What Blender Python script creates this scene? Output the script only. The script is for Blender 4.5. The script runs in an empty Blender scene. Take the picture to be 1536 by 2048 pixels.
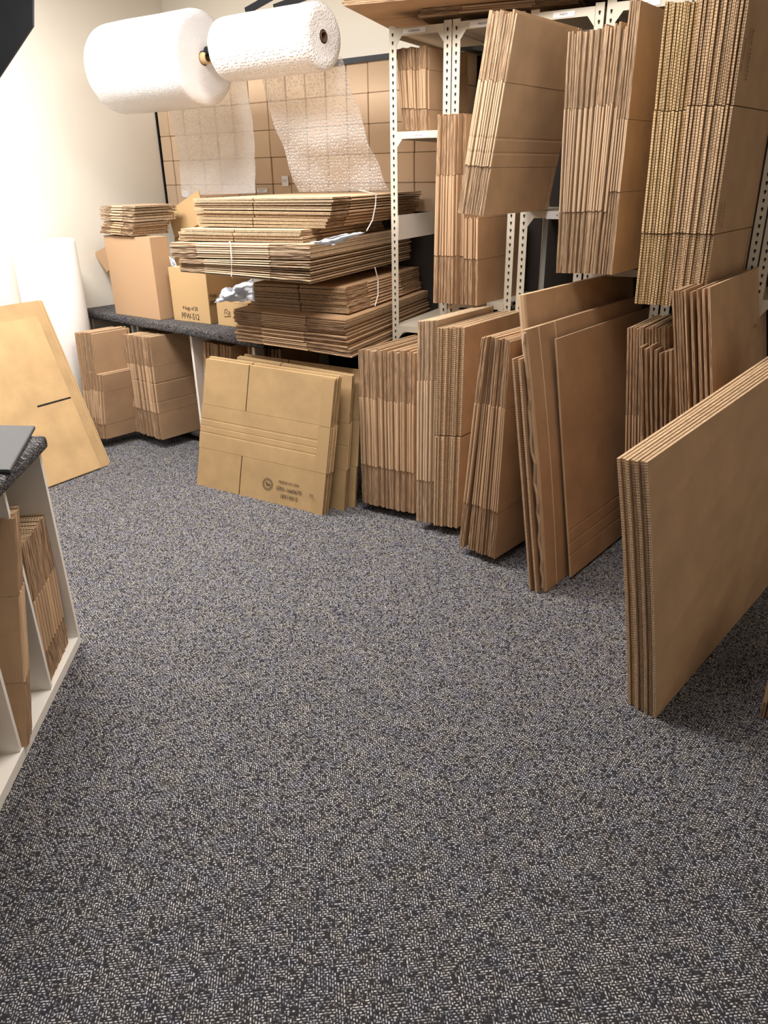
import bpy, bmesh, math, random
from mathutils import Vector, Matrix, noise
random.seed(7)
SC = bpy.context.scene
COL = SC.collection
V = Vector

# ------------------------------------------------------------------ camera
FOC = 1502.85                      # focal length in pixels of the 1536 x 2048 frame
VPX, VPY = 830.0, 4370.0           # where verticals meet
EYE = V((0, 0, 1.45))
HEAD = math.radians(28.4)          # camera heading, left of +Y (+Y runs into the racks)
_dc = V((VPX - 768, -(VPY - 1024), -FOC)).normalized()
_up = -_dc
_f = V((0, 0, -1)); _fh = (_f - _up * _f.dot(_up)).normalized()
_rt = _fh.cross(_up)
_h = V((-math.sin(HEAD), math.cos(HEAD), 0)); _r = V((math.cos(HEAD), math.sin(HEAD), 0)); _z = V((0, 0, 1))
ROT = Matrix([[_r[i] * _rt[j] + _h[i] * _fh[j] + _z[i] * _up[j] for j in range(3)] for i in range(3)])
cd = bpy.data.cameras.new('camera'); cam = bpy.data.objects.new('camera', cd); COL.objects.link(cam)
cd.sensor_fit = 'VERTICAL'; cd.sensor_height = 36; cd.lens = FOC / 2048 * 36
cd.clip_start = 0.02
cam.matrix_world = Matrix.Translation(EYE) @ ROT.to_4x4()
SC.camera = cam

# ------------------------------------------------------------------ light and exposure
SC.view_settings.view_transform = 'Standard'; SC.view_settings.look = 'None'
SC.view_settings.gamma = 1; SC.view_settings.exposure = 0.0
w = bpy.data.worlds.new('world'); SC.world = w; w.use_nodes = True
w.node_tree.nodes['Background'].inputs[0].default_value = (1.0, 0.93, 0.86, 1)
w.node_tree.nodes['Background'].inputs[1].default_value = 0.06


def area(name, loc, sx, sy, power, col, rz=0.0, tgt=None):
    l = bpy.data.lights.new(name, 'AREA'); l.shape = 'RECTANGLE'; l.size = sx; l.size_y = sy
    l.energy = power; l.color = col
    o = bpy.data.objects.new(name, l); COL.objects.link(o); o.location = loc; o.rotation_euler = (0, 0, rz)
    if tgt is not None:
        o.rotation_euler = (V(tgt) - V(loc)).to_track_quat('-Z', 'Y').to_euler()
    return o


area('ceiling_light', (-2.95, 2.1, 2.66), 1.2, 0.6, 104, (1.0, 0.965, 0.92), math.radians(-7))
area('ceiling_light', (-0.5, -0.6, 2.66), 1.2, 0.6, 18, (1.0, 0.94, 0.87), math.radians(-7))
area('ceiling_light', (-1.2, 2.1, 2.66), 1.2, 0.6, 60, (1.0, 0.935, 0.86), math.radians(-7))


# ------------------------------------------------------------------ pixel helpers
def ray(x, y):
    return (ROT @ V((x - 768, -(y - 1024), -FOC))).normalized()


def on_plane(px, p, n):
    d = ray(*px); n = V(n)
    return EYE + d * (n.dot(V(p) - EYE) / n.dot(d))


def at_z(px, z): return on_plane(px, (0, 0, z), (0, 0, 1))
def at_y(px, y): return on_plane(px, (0, y, 0), (0, 1, 0))


def yaw(deg, pitch=0.0):           # direction deg to the right of +Y
    a = math.radians(deg); b = math.radians(pitch)
    return V((math.sin(a) * math.cos(b), math.cos(a) * math.cos(b), math.sin(b)))


# ------------------------------------------------------------------ materials
def newmat(name):
    m = bpy.data.materials.new(name); m.use_nodes = True
    nt = m.node_tree; return m, nt, nt.nodes['Principled BSDF'], nt.nodes.new, nt.links.new


def plain(name, col, rough=0.6, metal=0.0, spec=0.5, noise_amt=0.0, bump=0.0, scale=40.0):
    m, nt, b, N, L = newmat(name)
    b.inputs['Base Color'].default_value = (*col, 1); b.inputs['Roughness'].default_value = rough
    b.inputs['Metallic'].default_value = metal; b.inputs['Specular IOR Level'].default_value = spec
    if noise_amt or bump:
        tc = N('ShaderNodeTexCoord'); nz = N('ShaderNodeTexNoise'); nz.inputs['Scale'].default_value = scale
        nz.inputs['Detail'].default_value = 4
        L(tc.outputs['Object'], nz.inputs['Vector'])
        if noise_amt:
            mr = N('ShaderNodeMapRange'); mr.inputs['To Min'].default_value = 1 - noise_amt; mr.inputs['To Max'].default_value = 1 + noise_amt
            L(nz.outputs['Fac'], mr.inputs['Value'])
            mx = N('ShaderNodeVectorMath'); mx.operation = 'SCALE'; mx.inputs[0].default_value = col
            L(mr.outputs[0], mx.inputs['Scale']); L(mx.outputs[0], b.inputs['Base Color'])
        if bump:
            bp = N('ShaderNodeBump'); bp.inputs['Strength'].default_value = bump; bp.inputs['Distance'].default_value = 0.002
            L(nz.outputs['Fac'], bp.inputs['Height']); L(bp.outputs[0], b.inputs['Normal'])
    return m


def kraft(name, col, kind):
    """kind: face (broad side), fold (rounded fold), raw (cut along the flutes), wave (cut across the flutes)"""
    m, nt, b, N, L = newmat(name)
    b.inputs['Roughness'].default_value = 0.78; b.inputs['Specular IOR Level'].default_value = 0.25
    uv = N('ShaderNodeUVMap'); oi_ = N('ShaderNodeObjectInfo'); oi = N('ShaderNodeSeparateXYZ'); L(oi_.outputs['Color'], oi.inputs[0])
    mp = N('ShaderNodeMapping'); L(uv.outputs[0], mp.inputs['Vector'])
    cmb = N('ShaderNodeCombineXYZ')
    L(oi.outputs[0], cmb.inputs[2])
    off = N('ShaderNodeVectorMath'); off.operation = 'SCALE'; off.inputs['Scale'].default_value = 37.0
    L(cmb.outputs[0], off.inputs[0]); L(off.outputs[0], mp.inputs['Location'])
    nz = N('ShaderNodeTexNoise'); nz.noise_dimensions = '3D'
    L(mp.outputs[0], nz.inputs['Vector'])
    sc = {'face': (1, 1, 1), 'fold': (160, 9, 1), 'raw': (420, 22, 1), 'wave': (60, 260, 1)}[kind]
    mp.inputs['Scale'].default_value = sc
    nz.inputs['Scale'].default_value = 9.0 if kind == 'face' else 1.0
    nz.inputs['Detail'].default_value = 6 if kind == 'face' else 3
    lo, hi = {'face': (0.90, 1.10), 'fold': (0.86, 1.12), 'raw': (0.45, 1.35), 'wave': (0.70, 1.18)}[kind]
    mr = N('ShaderNodeMapRange'); mr.inputs['From Min'].default_value = 0.3; mr.inputs['From Max'].default_value = 0.7
    mr.inputs['To Min'].default_value = lo; mr.inputs['To Max'].default_value = hi
    L(nz.outputs['Fac'], mr.inputs['Value'])
    rv = N('ShaderNodeMapRange'); rv.inputs['To Min'].default_value = 0.86; rv.inputs['To Max'].default_value = 1.12
    L(oi.outputs[0], rv.inputs['Value'])
    mul = N('ShaderNodeMath'); mul.operation = 'MULTIPLY'; L(mr.outputs[0], mul.inputs[0]); L(rv.outputs[0], mul.inputs[1])
    last = mul.outputs[0]
    sx = N('ShaderNodeSeparateXYZ'); L(uv.outputs[0], sx.inputs[0])
    if kind == 'wave':            # the zigzag of the fluting, seen end on
        s1 = N('ShaderNodeMath'); s1.operation = 'MULTIPLY'; s1.inputs[1].default_value = 2 * math.pi / 0.0085
        L(sx.outputs[0], s1.inputs[0])
        s3 = N('ShaderNodeMath'); s3.operation = 'MULTIPLY_ADD'; s3.inputs[1].default_value = 61.0
        L(oi.outputs[0], s3.inputs[0]); L(s1.outputs[0], s3.inputs[2])
        sn = N('ShaderNodeMath'); sn.operation = 'SINE'; L(s3.outputs[0], sn.inputs[0])
        m2 = N('ShaderNodeMapRange'); m2.inputs['From Min'].default_value = -0.6; m2.inputs['From Max'].default_value = 0.5
        m2.inputs['To Min'].default_value = 0.52; m2.inputs['To Max'].default_value = 1.12
        L(sn.outputs[0], m2.inputs['Value'])
        mm = N('ShaderNodeMath'); mm.operation = 'MULTIPLY'; L(last, mm.inputs[0]); L(m2.outputs[0], mm.inputs[1]); last = mm.outputs[0]
    if kind == 'face':            # faint lines of the flutes showing through, and paper fibre
        s1 = N('ShaderNodeMath'); s1.operation = 'MULTIPLY'; s1.inputs[1].default_value = 2 * math.pi / 0.0075
        L(sx.outputs[0], s1.inputs[0])
        sn = N('ShaderNodeMath'); sn.operation = 'SINE'; L(s1.outputs[0], sn.inputs[0])
        m2 = N('ShaderNodeMapRange'); m2.inputs['From Min'].default_value = -1; m2.inputs['To Min'].default_value = 0.985; m2.inputs['To Max'].default_value = 1.015
        L(sn.outputs[0], m2.inputs['Value'])
        mm = N('ShaderNodeMath'); mm.operation = 'MULTIPLY'; L(last, mm.inputs[0]); L(m2.outputs[0], mm.inputs[1]); last = mm.outputs[0]
        n2 = N('ShaderNodeTexNoise'); n2.inputs['Scale'].default_value = 900; L(uv.outputs[0], n2.inputs['Vector'])
        m3 = N('ShaderNodeMapRange'); m3.inputs['To Min'].default_value = 0.93; m3.inputs['To Max'].default_value = 1.07
        L(n2.outputs['Fac'], m3.inputs['Value'])
        mm = N('ShaderNodeMath'); mm.operation = 'MULTIPLY'; L(last, mm.inputs[0]); L(m3.outputs[0], mm.inputs[1]); last = mm.outputs[0]
    sc2 = N('ShaderNodeVectorMath'); sc2.operation = 'SCALE'; sc2.inputs[0].default_value = col
    L(last, sc2.inputs['Scale']); L(sc2.outputs[0], b.inputs['Base Color'])
    bp = N('ShaderNodeBump'); bp.inputs['Strength'].default_value = 0.05 if kind == 'face' else 0.5
    bp.inputs['Distance'].default_value = 0.001
    L(last if kind != 'face' else sn.outputs[0], bp.inputs['Height']); L(bp.outputs[0], b.inputs['Normal'])
    return m


def kraft_set(tag, face, fold, raw, wave):
    return [kraft(tag + '_face', face, 'face'), kraft(tag + '_fold', fold, 'fold'),
            kraft(tag + '_raw_edge', raw, 'raw'), kraft(tag + '_fluted_edge', wave, 'wave')]


KS = kraft_set('kraft', (0.465, 0.300, 0.178), (0.57, 0.385, 0.24), (0.42, 0.275, 0.17), (0.56, 0.39, 0.24))
KY = kraft_set('yellow_kraft', (0.500, 0.335, 0.170), (0.60, 0.42, 0.225), (0.42, 0.28, 0.15), (0.58, 0.41, 0.22))
KP = kraft_set('pale_kraft', (0.540, 0.385, 0.250), (0.64, 0.475, 0.325), (0.48, 0.34, 0.225), (0.64, 0.47, 0.31))
KT = kraft('small_box_kraft', (0.62, 0.465, 0.325), 'face')
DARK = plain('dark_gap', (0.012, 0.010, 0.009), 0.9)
WHITEP = plain('white_paper', (0.86, 0.87, 0.90), 0.5)
INK = plain('printing_ink', (0.055, 0.035, 0.025), 0.8)
BLACKM = plain('black_metal', (0.008, 0.009, 0.011), 0.7, spec=0.2)
GREYM = plain('grey_frame', (0.055, 0.062, 0.072), 0.6, spec=0.3)
RACK = plain('rack_enamel', (0.62, 0.57, 0.48), 0.42, noise_amt=0.03)
LAM = plain('white_laminate', (0.88, 0.85, 0.80), 0.45)
WALL = plain('wall_paint', (0.82, 0.77, 0.68), 0.85, noise_amt=0.015, bump=0.05, scale=120)
CEIL = plain('ceiling_paint', (0.75, 0.72, 0.68), 0.9)
STRAP = plain('white_strap', (0.85, 0.85, 0.83), 0.4)
FOAM = plain('white_foam', (0.88, 0.88, 0.88), 0.7, bump=0.1, scale=200)
BACK_SHADE = plain('dark_panel_and_shade', (0.035, 0.028, 0.026), 0.8)  # for dark boards; on several of them the colour stands in for shade


def carpet_mat(name, scale, lo, hi, fold_z=False, turn=0.0):
    m, nt, b, N, L = newmat(name)
    b.inputs['Roughness'].default_value = 0.85; b.inputs['Specular IOR Level'].default_value = 0.35

    def M(op, a, bb=None, clamp=False):
        n = N('ShaderNodeMath'); n.operation = op; n.use_clamp = clamp
        for i, v in enumerate((a, bb)):
            if v is None: continue
            if isinstance(v, (int, float)): n.inputs[i].default_value = v
            else: L(v, n.inputs[i])
        return n.outputs[0]
    tc = N('ShaderNodeTexCoord'); mp = N('ShaderNodeMapping'); mp.inputs['Scale'].default_value = (scale,) * 3; mp.inputs['Rotation'].default_value = (0, 0, turn)
    L(tc.outputs['Object'], mp.inputs['Vector'])
    nz = N('ShaderNodeTexNoise'); nz.inputs['Scale'].default_value = 0.35; nz.inputs['Detail'].default_value = 2
    L(mp.outputs[0], nz.inputs['Vector'])
    wv = N('ShaderNodeVectorMath'); wv.operation = 'SCALE'; wv.inputs['Scale'].default_value = 0.45
    L(nz.outputs['Color'], wv.inputs[0])
    ad = N('ShaderNodeVectorMath'); L(mp.outputs[0], ad.inputs[0]); L(wv.outputs[0], ad.inputs[1])
    s = N('ShaderNodeSeparateXYZ'); L(ad.outputs[0], s.inputs[0])
    x, y = s.outputs[0], s.outputs[1]
    if fold_z:
        x = M('ADD', x, M('MULTIPLY', s.outputs[2], 0.7)); y = M('ADD', y, s.outputs[2])
    # blocks of four by four loops; in every block the dashes run one way or the other
    blk = N('ShaderNodeCombineXYZ'); L(M('FLOOR', M('MULTIPLY', x, 0.5)), blk.inputs[0]); L(M('FLOOR', M('MULTIPLY', y, 0.5)), blk.inputs[1])
    wn = N('ShaderNodeTexWhiteNoise'); wn.noise_dimensions = '2D'; L(blk.outputs[0], wn.inputs['Vector'])
    sel = M('GREATER_THAN', wn.outputs['Value'], 0.5)
    inv = M('SUBTRACT', 1.0, sel)
    u = M('ADD', M('MULTIPLY', x, sel), M('MULTIPLY', y, inv))
    v = M('ADD', M('MULTIPLY', y, sel), M('MULTIPLY', x, inv))
    row = M('FLOOR', v)
    uu = M('ADD', M('MULTIPLY', u, 0.60), M('MULTIPLY', row, 0.37))
    cell = N('ShaderNodeCombineXYZ'); L(M('FLOOR', uu), cell.inputs[0]); L(row, cell.inputs[1]); L(sel, cell.inputs[2])
    w2 = N('ShaderNodeTexWhiteNoise'); L(cell.outputs[0], w2.inputs['Vector'])
    cs = N('ShaderNodeSeparateColor'); L(w2.outputs['Color'], cs.inputs[0])
    fv = M('ABSOLUTE', M('ADD', M('SUBTRACT', M('FRACT', v), 0.62), M('MULTIPLY', cs.outputs[0], 0.24)))
    fu = M('MULTIPLY', M('ABSOLUTE', M('ADD', M('SUBTRACT', M('FRACT', uu), 0.6), M('MULTIPLY', cs.outputs[1], 0.2))), M('ADD', 0.8, M('MULTIPLY', cs.outputs[2], 0.7)))
    shape = M('MULTIPLY', M('SUBTRACT', 1.0, M('POWER', M('MULTIPLY', fv, 3.0), 2.0), True), M('SUBTRACT', 1.0, M('POWER', M('MULTIPLY', fu, 2.3), 3.0), True))
    on = M('GREATER_THAN', w2.outputs['Value'], 0.13)
    lit = M('MULTIPLY', M('MULTIPLY', on, shape), M('ADD', 0.1, M('MULTIPLY', w2.outputs['Value'], 0.95)))
    ramp = N('ShaderNodeMix'); ramp.data_type = 'RGBA'
    ramp.inputs['A'].default_value = (*lo, 1); ramp.inputs['B'].default_value = (*hi, 1)
    L(lit, ramp.inputs['Factor'])
    n3 = N('ShaderNodeTexNoise'); n3.inputs['Scale'].default_value = 0.12; L(mp.outputs[0], n3.inputs['Vector'])
    tint = N('ShaderNodeMix'); tint.data_type = 'RGBA'; tint.blend_type = 'MULTIPLY'; tint.inputs['Factor'].default_value = 1
    rp = N('ShaderNodeValToRGB'); rp.color_ramp.elements[0].color = (0.86, 0.88, 1.0, 1); rp.color_ramp.elements[1].color = (1.0, 0.97, 0.92, 1)
    rp.color_ramp.elements[0].position = 0.35; rp.color_ramp.elements[1].position = 0.65
    L(n3.outputs['Fac'], rp.inputs[0]); L(ramp.outputs['Result'], tint.inputs['A']); L(rp.outputs[0], tint.inputs['B'])
    L(tint.outputs['Result'], b.inputs['Base Color'])
    bp = N('ShaderNodeBump'); bp.inputs['Strength'].default_value = 0.6; bp.inputs['Distance'].default_value = 0.003
    L(shape, bp.inputs['Height']); L(bp.outputs[0], b.inputs['Normal'])
    return m


CARPET = carpet_mat('loop_carpet', 185.0, (0.026, 0.025, 0.030), (0.80, 0.785, 0.79), turn=math.radians(-33.5))
CARPET2 = carpet_mat('bench_carpet', 190.0, (0.018, 0.017, 0.020), (0.48, 0.46, 0.45), True)


def bubble_mat(name, cell, alpha, bump=1.0):
    m, nt, b, N, L = newmat(name)
    b.inputs['Base Color'].default_value = (0.80, 0.795, 0.81, 1); b.inputs['Roughness'].default_value = 0.22
    b.inputs['Specular IOR Level'].default_value = 0.7
    uv = N('ShaderNodeUVMap'); mp = N('ShaderNodeMapping'); mp.inputs['Scale'].default_value = (1 / cell,) * 3
    L(uv.outputs[0], mp.inputs['Vector'])
    vo = N('ShaderNodeTexVoronoi'); vo.inputs['Scale'].default_value = 1.0; vo.inputs['Randomness'].default_value = 0.5
    L(mp.outputs[0], vo.inputs['Vector'])
    mr = N('ShaderNodeMapRange'); mr.interpolation_type = 'SMOOTHSTEP'
    mr.inputs['From Min'].default_value = 0.18; mr.inputs['From Max'].default_value = 0.52
    mr.inputs['To Min'].default_value = 1; mr.inputs['To Max'].default_value = 0
    L(vo.outputs['Distance'], mr.inputs['Value'])
    nz = N('ShaderNodeTexNoise'); nz.inputs['Scale'].default_value = 1.7; L(mp.outputs[0], nz.inputs['Vector'])
    ad = N('ShaderNodeMath'); ad.operation = 'MULTIPLY_ADD'; ad.inputs[1].default_value = 0.5
    L(nz.outputs['Fac'], ad.inputs[0]); L(mr.outputs[0], ad.inputs[2])
    bp = N('ShaderNodeBump'); bp.inputs['Strength'].default_value = bump; bp.inputs['Distance'].default_value = cell * 0.35
    L(ad.outputs[0], bp.inputs['Height']); L(bp.outputs[0], b.inputs['Normal'])
    if alpha < 1:
        out = nt.nodes['Material Output']; tr = N('ShaderNodeBsdfTransparent'); mx = N('ShaderNodeMixShader')
        tl = N('ShaderNodeBsdfTranslucent'); tl.inputs[0].default_value = (0.95, 0.94, 0.94, 1)
        m2 = N('ShaderNodeMixShader'); m2.inputs[0].default_value = 0.3
        L(b.outputs[0], m2.inputs[1]); L(tl.outputs[0], m2.inputs[2])
        fr = N('ShaderNodeMapRange'); fr.inputs['To Min'].default_value = max(0, alpha - 0.12); fr.inputs['To Max'].default_value = min(1, alpha + 0.22)
        L(mr.outputs[0], fr.inputs['Value'])
        L(fr.outputs[0], mx.inputs[0]); L(tr.outputs[0], mx.inputs[1]); L(m2.outputs[0], mx.inputs[2])
        L(mx.outputs[0], out.inputs['Surface'])
    return m


BUB_BIG = bubble_mat('bubble_film_large', 0.014, 1.0, 0.55)
BUB_FINE = bubble_mat('bubble_film_fine', 0.007, 1.0, 0.35)
BUB_SHEET = bubble_mat('bubble_sheet_large', 0.014, 0.45, 0.9)
BUB_SHEET2 = bubble_mat('bubble_sheet_fine', 0.007, 0.60, 0.6)


# ------------------------------------------------------------------ object helpers
def link(name, me, mats, parent=None, loc=None):
    for m in mats: me.materials.append(m)
    o = bpy.data.objects.new(name, me); COL.objects.link(o)
    if loc is not None: o.location = loc
    if parent is not None: o.parent = parent
    return o


def finish(bm, name, mats, parent=None, origin=None, smooth=False):
    bmesh.ops.recalc_face_normals(bm, faces=bm.faces)
    if origin is None:
        if parent is not None: origin = parent.location.copy()
        else:
            vs = [v.co for v in bm.verts]
            origin = V(((min(v.x for v in vs) + max(v.x for v in vs)) / 2, (min(v.y for v in vs) + max(v.y for v in vs)) / 2, min(v.z for v in vs)))
    bmesh.ops.translate(bm, verts=bm.verts, vec=-V(origin))
    me = bpy.data.meshes.new(name); bm.to_mesh(me); bm.free()
    if smooth:
        for p in me.polygons: p.use_smooth = True
    if parent is None: return link(name, me, mats, None, origin)
    return link(name, me, mats, parent, V(origin) - parent.location)


def tag(o, label, cat, group=None, kind=None):
    if kind: o['kind'] = kind
    if label: o['label'] = label
    if cat: o['category'] = cat
    if group: o['group'] = group
    return o


def empty(name, loc, label, cat, group=None):
    o = bpy.data.objects.new(name, None); COL.objects.link(o); o.location = loc; o.empty_display_size = 0.05
    return tag(o, label, cat, group)


def hexa(bm, p, mat=0):            # p: 8 points, bottom 4 then top 4
    v = [bm.verts.new(q) for q in p]
    fs = []
    for f in ((0, 1, 2, 3), (4, 5, 6, 7), (0, 1, 5, 4), (1, 2, 6, 5), (2, 3, 7, 6), (3, 0, 4, 7)):
        fc = bm.faces.new([v[i] for i in f]); fc.material_index = mat; fs.append(fc)
    return v


def frame_box(bm, o, a, b, c, mat=0):   # box from corner o with edge vectors a, b, c
    o, a, b, c = V(o), V(a), V(b), V(c)
    return hexa(bm, [o, o + a, o + a + b, o + b, o + c, o + a + c, o + a + b + c, o + b + c], mat)


def box(bm, x0, x1, y0, y1, z0, z1, mat=0):
    return frame_box(bm, (x0, y0, z0), (x1 - x0, 0, 0), (0, y1 - y0, 0), (0, 0, z1 - z0), mat)


def bevel(bm, w, seg=2):
    bmesh.ops.recalc_face_normals(bm, faces=bm.faces)
    bmesh.ops.bevel(bm, geom=[e for e in bm.edges if e.calc_face_angle(0) > 0.6], offset=w, segments=seg, affect='EDGES', profile=0.6)


def tube(bm, pts, r, seg=8, mat=0):
    rings = []
    for i, p in enumerate(pts):
        p = V(p); d = (V(pts[min(i + 1, len(pts) - 1)]) - V(pts[max(i - 1, 0)])).normalized()
        a = d.cross(V((0, 0, 1)) if abs(d.z) < 0.9 else V((1, 0, 0))).normalized(); b = d.cross(a)
        rings.append([bm.verts.new(p + (a * math.cos(t) + b * math.sin(t)) * r) for t in [2 * math.pi * k / seg for k in range(seg)]])
    for i in range(len(rings) - 1):
        for k in range(seg):
            f = bm.faces.new([rings[i][k], rings[i][(k + 1) % seg], rings[i + 1][(k + 1) % seg], rings[i + 1][k]]); f.material_index = mat
    for r_ in (rings[0], rings[-1]):
        bm.faces.new(r_).material_index = mat


def printed(text, origin, xd, yd, size, parent, mat=None, align='CENTER', squash=1.0):
    cu = bpy.data.curves.new('t', 'FONT'); cu.body = text; cu.size = size; cu.align_x = align; cu.extrude = 0.0001
    cu.resolution_u = 2
    tmp = bpy.data.objects.new('t', cu); COL.objects.link(tmp)
    me = bpy.data.meshes.new_from_object(tmp.evaluated_get(bpy.context.evaluated_depsgraph_get()))
    bpy.data.objects.remove(tmp); bpy.data.curves.remove(cu)
    xd = V(xd).normalized(); yd = V(yd).normalized(); zd = xd.cross(yd)
    mt = Matrix([[xd[i] * squash, yd[i], zd[i]] for i in range(3)])
    for v in me.vertices: v.co = mt @ v.co
    me.name = 'printed_text'
    return link('printed_text', me, [mat or INK], parent, V(origin) - parent.location)


# ------------------------------------------------------------------ flattened carton
def carton(P00, P10, P01, P11, nrm, th, zones=(0.3, 0.7), slot=0.5, fold=True, crease=(), mats=KS,
           label='', group=None, flap_slot=0.006, wobble=0.0015, rec=0.004, parts=True, curl=0.0, zgap=0.0005, name='flattened_carton'):
    """One folded-flat box. P00 near bottom, P10 far bottom, P01 near top, P11 far top (seen along its broad side)."""
    P00, P10, P01, P11, nrm = V(P00), V(P10), V(P01), V(P11), V(nrm).normalized()
    W = ((P10 - P00).length + (P11 - P01).length) / 2; H = ((P01 - P00).length + (P11 - P10).length) / 2
    ph = random.uniform(0, 50)

    def pos(x, y, z):
        s, t = y / W, z / H
        p = P00 * (1 - s) * (1 - t) + P10 * s * (1 - t) + P01 * (1 - s) * t + P11 * s * t
        bend = curl * (4 * t * (1 - t)) + wobble * noise.noise(V((s * 3 + ph, t * 3, ph)))
        return p + nrm * (x + bend)

    def loft(bm, zs, ring, mi, endmat=3, jit=0.0):
        """zs: list of (z, xscale); ring: list of (x, y); mi: material per side segment"""
        uvl = bm.loops.layers.uv.verify(); R = []; n = len(ring)
        for z, xs in zs:
            R.append([(bm.verts.new(pos(x * xs, y + (random.uniform(-jit, jit) if y < W * 0.2 else 0), z)), x, y, z) for x, y in ring])
        for i in range(len(R) - 1):
            for k in range(n):
                q = [R[i][k], R[i][(k + 1) % n], R[i + 1][(k + 1) % n], R[i + 1][k]]
                f = bm.faces.new([a[0] for a in q]); f.material_index = mi[k]
                for l, a in zip(f.loops, q):
                    l[uvl].uv = (a[2], a[3]) if mi[k] == 0 else ((a[3], a[1]) if mi[k] == 3 else (a[1], a[3]))
        for r_ in (R[0], R[-1]):
            f = bm.faces.new([a[0] for a in r_]); f.material_index = endmat
            for l, a in zip(f.loops, r_): l[uvl].uv = (a[2], a[1])
    z1, z2 = zones[0] * H, zones[1] * H
    t = th / 2
    bm = bmesh.new()
    if fold:
        ring = [(-t, W), (-t, W * 0.5), (-t, t * 0.9), (-t * 0.7, t * 0.25), (0, 0), (t * 0.7, t * 0.25), (t, t * 0.9), (t, W * 0.5), (t, W)]
        mi = [0, 0, 1, 1, 1, 1, 0, 0, 1]
    else:
        ring = [(-t, W), (-t, W * 0.5), (-t, 0.001), (-t * 0.2, 0.0005), (t * 0.2, 0.0005), (t, 0), (t, W * 0.5), (t, W)]
        mi = [0, 0, 3, 2, 3, 0, 0, 2]
    zs = [(z1 + 0.0008, 1), (z1 + (z2 - z1) * 0.25, 1), (z1 + (z2 - z1) * 0.5, 1), (z1 + (z2 - z1) * 0.75, 1), (z2 - 0.0008, 1)]
    for c in crease:
        zc = c * H; zs += [(zc - 0.006, 1), (zc, 0.72), (zc + 0.006, 1)]
    zs.sort()
    loft(bm, zs, ring, mi)
    root = finish(bm, name, mats, None, origin=P00)
    tag(root, label, 'cardboard carton', group)
    shade = random.random(); root.color = (shade, shade, shade, 1)
    fm = 3 if not fold else 2
    for lo, hi in ((0.0, z1 - zgap), (z2 + zgap, H)):
        if hi - lo < 0.004: continue
        for s in (-1, 1):
            bm = bmesh.new(); xa, xb = (s * t * 0.98, s * t * 0.12)
            zz = [(lo + (hi - lo) * k / 4, 1) for k in range(5)]
            for ya, yb in ((rec, W * slot - flap_slot / 2), (W * slot + flap_slot / 2, W - rec)):
                ring = [(xa, yb), (xa, ya), (xb, ya), (xb, yb)]
                if ya > rec + 1e-6: ring = [(xa, yb), (xa, ya), (xb, ya), (xb, yb)]
                loft(bm, zz, ring, [0, fm, 0, fm], jit=0.0016 if ya <= rec + 1e-6 else 0.0)
            finish(bm, 'flap', mats, root, origin=P00).color = (shade, shade, shade, 1)
    return root


def rayplane(px, p, u):            # front plane through p holding direction u and the vertical
    n = V((-u.y, u.x, 0)); return on_plane(px, p, n)


def stack(tl, bl, br, tr, n, W, anchor, group, label, last=None, first=None, D=10.5, pitch=0.0, lay='v', fdir=None, fill=0.80,
          zones=(0.3, 0.7), jz=0.005, jy=0.006, mats=KS, fold=True, crease=(), slot=0.93, far_scale=1.0, thmax=0.016, **kw):
    """Row (lay v) or pile (lay a, b) of flattened cartons filling the quadrilateral of front edges tl, bl, br, tr."""
    if anchor[0] == 'z':
        BL, BR = at_z(bl, anchor[1]), at_z(br, anchor[1]); u = (BR - BL); u.z = 0; u.normalize()
    else:
        u = V(fdir or (1, 0, 0)).normalized(); BR = at_y(br, anchor[1]); BL = rayplane(bl, BR, u)
    TL, TR = rayplane(tl, BL, u), rayplane(tr, BR, u)
    d = yaw(D, pitch)
    out = []
    for i in range(n):
        f = (i + 0.5) / n
        th0 = None
        if lay == 'v':
            a, b = BL.lerp(BR, f), TL.lerp(TR, f)
            up = (b - a).normalized(); nn = d.cross(up).normalized()
            if nn.dot(u) < 0: nn = -nn
            span = abs((BR - BL).dot(nn)); span = min(span, 10) if span > 0 else 0.1
            span = min(span, abs((TR - TL).dot(nn)) if abs((TR - TL).dot(nn)) > 0.3 * span else span)
            th = min(span / n * fill, thmax) * random.uniform(0.82, 1.08)
            s = d * random.uniform(-jy, jy); a = a + s; b = b + s + up * random.uniform(-jz, jz)
            P = (a, a + d * W, b, b + d * W * far_scale)
        else:
            l, r = BL.lerp(TL, f), BR.lerp(TR, f)
            al = (l - r).normalized(); nn = al.cross(d).normalized()
            if nn.z < 0: nn = -nn
            span = min(abs((TL - BL).dot(nn)), abs((TR - BR).dot(nn))); th = min(span / n * fill, thmax)
            s = d * random.uniform(-jy, jy) + al * random.uniform(-jz, jz); l = l + s; r = r + s
            if lay == 'a': P = (r, r + d * W, l, l + d * W)
            else: P = (r, l, r + d * W, l + d * W)
        lb = label
        if i == n - 1 and last: lb = last
        if i == 0 and first: lb = first
        out.append(carton(*P, nn, th, zones=zones, mats=mats, fold=fold, crease=crease, slot=slot, label=lb,
                          group=group if lb == label else None, **kw))
    return out, dict(BL=BL, BR=BR, TL=TL, TR=TR, d=d, u=u)


# ------------------------------------------------------------------ room shell
RU = V((math.cos(math.radians(7)), -math.sin(math.radians(7)), 0))     # along the back wall
RN = V((math.sin(math.radians(7)), math.cos(math.radians(7)), 0))      # into the back wall
T0 = at_y((735, 300), 3.9)                                              # a point on the front of the small boxes
T0 = V((T0.x, T0.y, 0))
def room(u, d, z=0.0): return T0 + RU * u + RN * d + V((0, 0, z))
UL = -1.67                                                              # left wall


def slab(name, pts, dvec, mat):
    bm = bmesh.new(); p = [V(q) for q in pts]; hexa(bm, p + [q + V(dvec) for q in p])
    o = finish(bm, name, [mat]); o['kind'] = 'structure'; return o


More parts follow.
